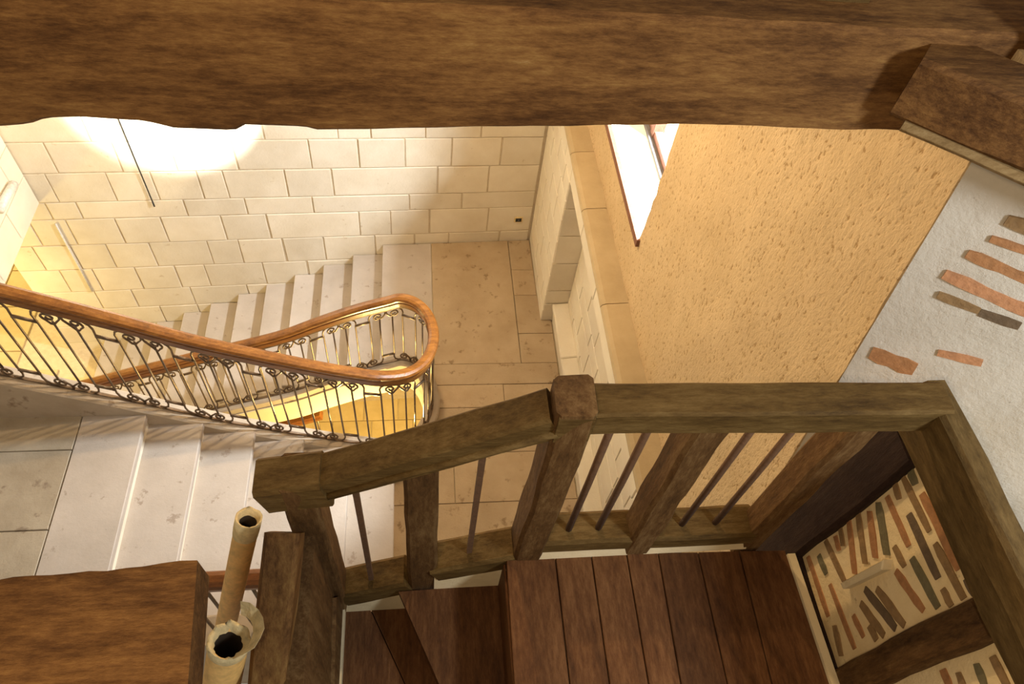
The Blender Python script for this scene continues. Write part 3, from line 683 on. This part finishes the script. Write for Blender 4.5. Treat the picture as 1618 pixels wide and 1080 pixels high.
# sloping rail
pL, pR = Vector((-.275, yc, 3.885)), Vector((.345, yc, 4.222))
timber('sloping_rail', pL, pR, .10, .105, 'railwood', rl, amp=.003, ch=.008, seg=16)
mo = Vector((0, -.052, -.012))
sweep('moulding', [pL + mo, pL.lerp(pR, .5) + mo, pR + mo], .012, 'railwood', rl, 8)
timber('newel_post', (-.34, yc - .0, 2.5), (-.335, yc, 3.935), .12, .10, 'post', rl, up=(1, 0, 0), amp=.004)
timber('newel_cap', (-.435, yc - .004, 3.855), (-.255, yc - .004, 3.895), .118, .135, 'railwood', rl, amp=.003)
def post(xb, zb, xt_, zt_, w_, d_, m='post', amp=.005, yb=yc, tap=1.0): return timber('post', (xb, yb, zb), (xt_, yb, zt_), d_, w_, m, rl, up=(1, 0, 0), amp=amp, taper=tap)
post(.375, 3.0, .385, 4.30, .10, .12, amp=.006)
post(.775, 3.25, .775, 4.2, .10, .105, amp=.007)
post(1.215, 3.2, 1.215, 4.2, .085, .10)
post(0.005, 2.85, .005, 4.03, .105, .085)
# posts' block on top of the rail
timber('post_head', (.338, yc, zt - .055), (.430, yc, zt - .055), .120, .122, 'railwood', rl, amp=.001, ch=.006)
# bottom rails
timber('bottom_rail', (.42, .925, 3.375), (.74, .925, 3.375), .12, .09, 'railwood', rl, amp=.003)
timber('bottom_rail', (.80, .925, 3.375), (1.19, .925, 3.375), .12, .09, 'railwood', rl, amp=.003)
timber('bottom_rail', (.05, .925, 3.145), (.345, .925, 3.26), .12, .11, 'railwood', rl, amp=.003)
timber('bottom_rail', (-.30, .925, 2.90), (-.04, .925, 3.02), .12, .11, 'railwood', rl, amp=.003)
def fillet(x0, z0, x1, z1, h_): return obj('fillet', [(x0, .862, z0), (x0, .878, z0 + h_), (x1, .862, z1), (x1, .878, z1 + h_), (x0, .95, z0), (x0, .95, z0 + h_), (x1, .95, z1), (x1, .95, z1 + h_)], CUBE, 'fillet', rl)
fillet(.40, ZP, .74, ZP, .045); fillet(.80, ZP, 1.19, ZP, .045); fillet(.05, 3.02, .33, 3.02, .13); fillet(-.30, 2.79, -.05, 2.79, .12)
# rusty bars
for (t_, b_) in (((961, 690), (899.6, 832)), ((1020.9, 690), (945, 833.5)), ((1183, 687), (1077.5, 827)), ((1238, 687), (1129.5, 825.6))):
    p = aty(*b_, yc); sweep('iron_bar', [(p.x, yc, 3.38), (p.x + .002, yc, 3.8), (p.x, yc, 4.21)], .0115, 'rust', rl, 6)
for b_, zb_, zt_ in (((742.6, 862), 3.2, 4.13), ((585, 904), 2.96, 3.97)):
    p = aty(*b_, yc); sweep('iron_bar', [(p.x, yc, zb_), (p.x, yc, (zb_ + zt_) / 2), (p.x, yc, zt_)], .0125, 'rust', rl, 4, False)
# railing that turns at the newel and comes back along the lower steps
e0 = atz(444, 846, 3.79); e1 = atz(420, 1090, 3.62)
timber('return_rail', e0 + Vector((0, .03, -.05)), e0 + (e1 - e0) * 1.3 - Vector((0, 0, .05)), .10, .10, 'beamy', rl, amp=.003)
boxes('return_board', [(-.42, -.318, .0, .87, 2.9, 3.62)], 'post', rl)
timber('return_string', (-.33, .88, 2.95), (-.33, .0, 2.62), .05, .28, 'post', rl, amp=.003)
fillet_o = boxes('fillet', [(-.312, -.296, .2, .86, 2.785, 2.83)], 'fillet', rl)

# ================================================================== BIG BEAM across the top, diagonal tie, sawn timber at lower left
prof_b = [(0, 203), (45, 200), (70, 192), (130, 190), (225, 195), (275, 208), (370, 211), (385, 202), (480, 205), (500, 210), (600, 208), (700, 205), (850, 203), (1070, 200), (1200, 204), (1350, 210), (1520, 213), (1618, 216)]
YB = 1.45
pb_ = [aty(x, y, YB) for x, y in prof_b]
zb0 = sum(p.z for p in pb_) / len(pb_)
def low(x):
    if x <= pb_[0].x: return pb_[0].z - zb0
    for a, b_ in zip(pb_[:-1], pb_[1:]):
        if a.x <= x <= b_.x: return a.z + (b_.z - a.z) * (x - a.x) / (b_.x - a.x) - zb0
    return pb_[-1].z - zb0
ztop = 4.985
bm_ = empty('ceiling_beam', (0, YB, zb0), 'massive hewn oak beam with a ragged lower edge spanning the stairwell', 'beam')
hb = ztop - zb0
timber('beam_body', (-1.9, YB + .16, zb0 + hb / 2), (1.62, YB + .16, zb0 + hb / 2), .32, hb, 'beam', bm_, seg=150, div=10, amp=.0035, freq=7, ch=.012, low=low)
pg = aty(1330, 4, YB + .12); timber('wedge', (pg.x - .07, YB + .16, ztop), (pg.x + .06, YB + .16, ztop), .10, .035, 'railwood', bm_, amp=.003)
# diagonal tie
da, db = aty(1438, 128, YB - .005), None
tie = empty('tie_beam', da, 'short oak tie timber butting into the big beam beside the pale wall', 'beam')
A_ = aty(1450, 118, YB - .01)
timber('tie_body', A_ - DD * .01 , A_ + DD * .9, .17, .15, 'beam', tie, seg=30, amp=.004)
LN = Vector((-.622, -.783, 0)) * .065 + Vector((0, 0, -.086))
timber('tie_lath', A_ + DD * .03 + LN, A_ + DD * .9 + LN, .06, .026, 'lath', tie, seg=12, amp=.003)
# sawn timber lower left
zs_ = 4.70
st = empty('sawn_timber', (-.6, .2, zs_ - .07), 'thick rough sawn timber end in front of the stone steps', 'timber')
r0, r1 = atz(312, 885, zs_), atz(297, 1080, zs_); l0 = atz(0, 915, zs_)
dirx = (l0 - r0).normalized()
n_ = 40; V, Fc = [], []
for i in range(n_ + 1):
    f = i / n_; e = r0 + dirx * 1.0 * f; g = r1 + (r1 - r0) * .6 + dirx * 1.0 * f
    rag = mnoise.noise(Vector((f * 14, 0, 0))) * .006 + mnoise.noise(Vector((f * 45, 5, 0))) * .004
    for j in range(9):
        p = e.lerp(g, j / 8); 
        if j == 0: p = p + Vector((0, rag, 0))
        V.append(p + Vector((0, 0, mnoise.noise(p * 14) * .003)))
    V += [g - Vector((0, 0, .075)), e - Vector((0, -rag, .075))]
for i in range(n_):
    for j in range(11): k = (j + 1) % 11; Fc.append((i * 11 + j, i * 11 + k, i * 11 + 11 + k, i * 11 + 11 + j))
Fc += [tuple(range(11)), tuple(range(n_ * 11, n_ * 11 + 11))]
obj('timber_body', V, Fc, 'beam', st)

# ================================================================== CARD TUBES beside the newel
def tube(name, label, p0, p1, r0_, r1_, band, torn):
    t_ = empty(name, p1, label, 'tube', None)
    p0, p1 = Vector(p0), Vector(p1); ax_ = (p1 - p0).normalized(); u = ax_.orthogonal().normalized(); v = ax_.cross(u); S_ = 28
    def ring(c, r): return [c + (u * math.cos(2 * math.pi * k / S_) + v * math.sin(2 * math.pi * k / S_)) * r for k in range(S_)]
    def shell(nm, rings, m):
        V = [p for R__ in rings for p in R__]; Fc = []
        for i in range(len(rings) - 1):
            for k in range(S_): j = (k + 1) % S_; Fc.append((i * S_ + k, i * S_ + j, (i + 1) * S_ + j, (i + 1) * S_ + k))
        return obj(nm, V, Fc, m, t_, True)
    Ln = (p1 - p0).length
    shell('tube_wall', [ring(p0 + ax_ * .02, r0_ * .72), ring(p0 + ax_ * .01, r0_ * .9), ring(p0 + ax_ * .02, r0_), ring(p0 + ax_ * Ln * .5, (r0_ + r1_) / 2), ring(p1, r1_), ring(p1, r1_ * .3)], 'tube')
    shell('tube_lining', [ring(p0 + ax_ * .02, r0_ * .72), ring(p0 + ax_ * .10, r0_ * .68), ring(p0 + ax_ * .2, r0_ * .05)], 'tubein')
    out, inn = [], []
    for k in range(S_):
        a = 2 * math.pi * k / S_; d = u * math.cos(a) + v * math.sin(a); fr_ = random.uniform(-torn, torn)
        out.append((d, fr_))
    rim = [[p0 + ax_ * band + d * r0_ * 1.03 for d, f in out], [p0 + ax_ * band * .5 + d * r0_ * 1.07 for d, f in out], [p0 - ax_ * (.004 + f) + d * r0_ * (1.06 + f * 2) for d, f in out],
           [p0 + ax_ * (.004 + f * .5) + d * r0_ * (.86 + f * 6) for d, f in out], [p0 + ax_ * .02 + d * r0_ * (.70 + f * 8) for d, f in out]]
    shell('frayed_rim', rim, 'rim'); return t_
pt0 = atz(393, 818, 3.70); pt1 = atz(352, 1010, 3.10)
tube('card_tube', 'slim tan tube with open frayed end leaning by the oak newel', pt0, pt1, .036, .034, .075, .004)
pw0 = atz(362, 1012, 3.72); pw1 = atz(338, 1150, 3.25)
big_t = tube('card_tube', 'wider torn tan tube below the slim one, by the oak newel', pw0, pw1, .052, .052, .03, .008)
fl_c = pw0 + Vector((.065, .035, .0)); V = []; Fc = []
for i in range(9):
    a = -1.4 + 2.8 * i / 8; r = .055
    base = pw0 + Vector((math.cos(a) * .045 + .012, math.sin(a) * .05 + .02, -.01)); tip = pw0 + Vector((math.cos(a) * .085 + .008, math.sin(a) * .075 + .02, .030 + .010 * (i % 2)))
    V += [base, tip, base - Vector((0, 0, .004)), tip - Vector((0, 0, .004))]
for i in range(8):
    a = i * 4; Fc += [(a, a + 1, a + 5, a + 4), (a + 2, a + 6, a + 7, a + 3), (a + 1, a + 3, a + 7, a + 5), (a, a + 4, a + 6, a + 2)]
obj('torn_flap', V, Fc, 'rim', big_t)
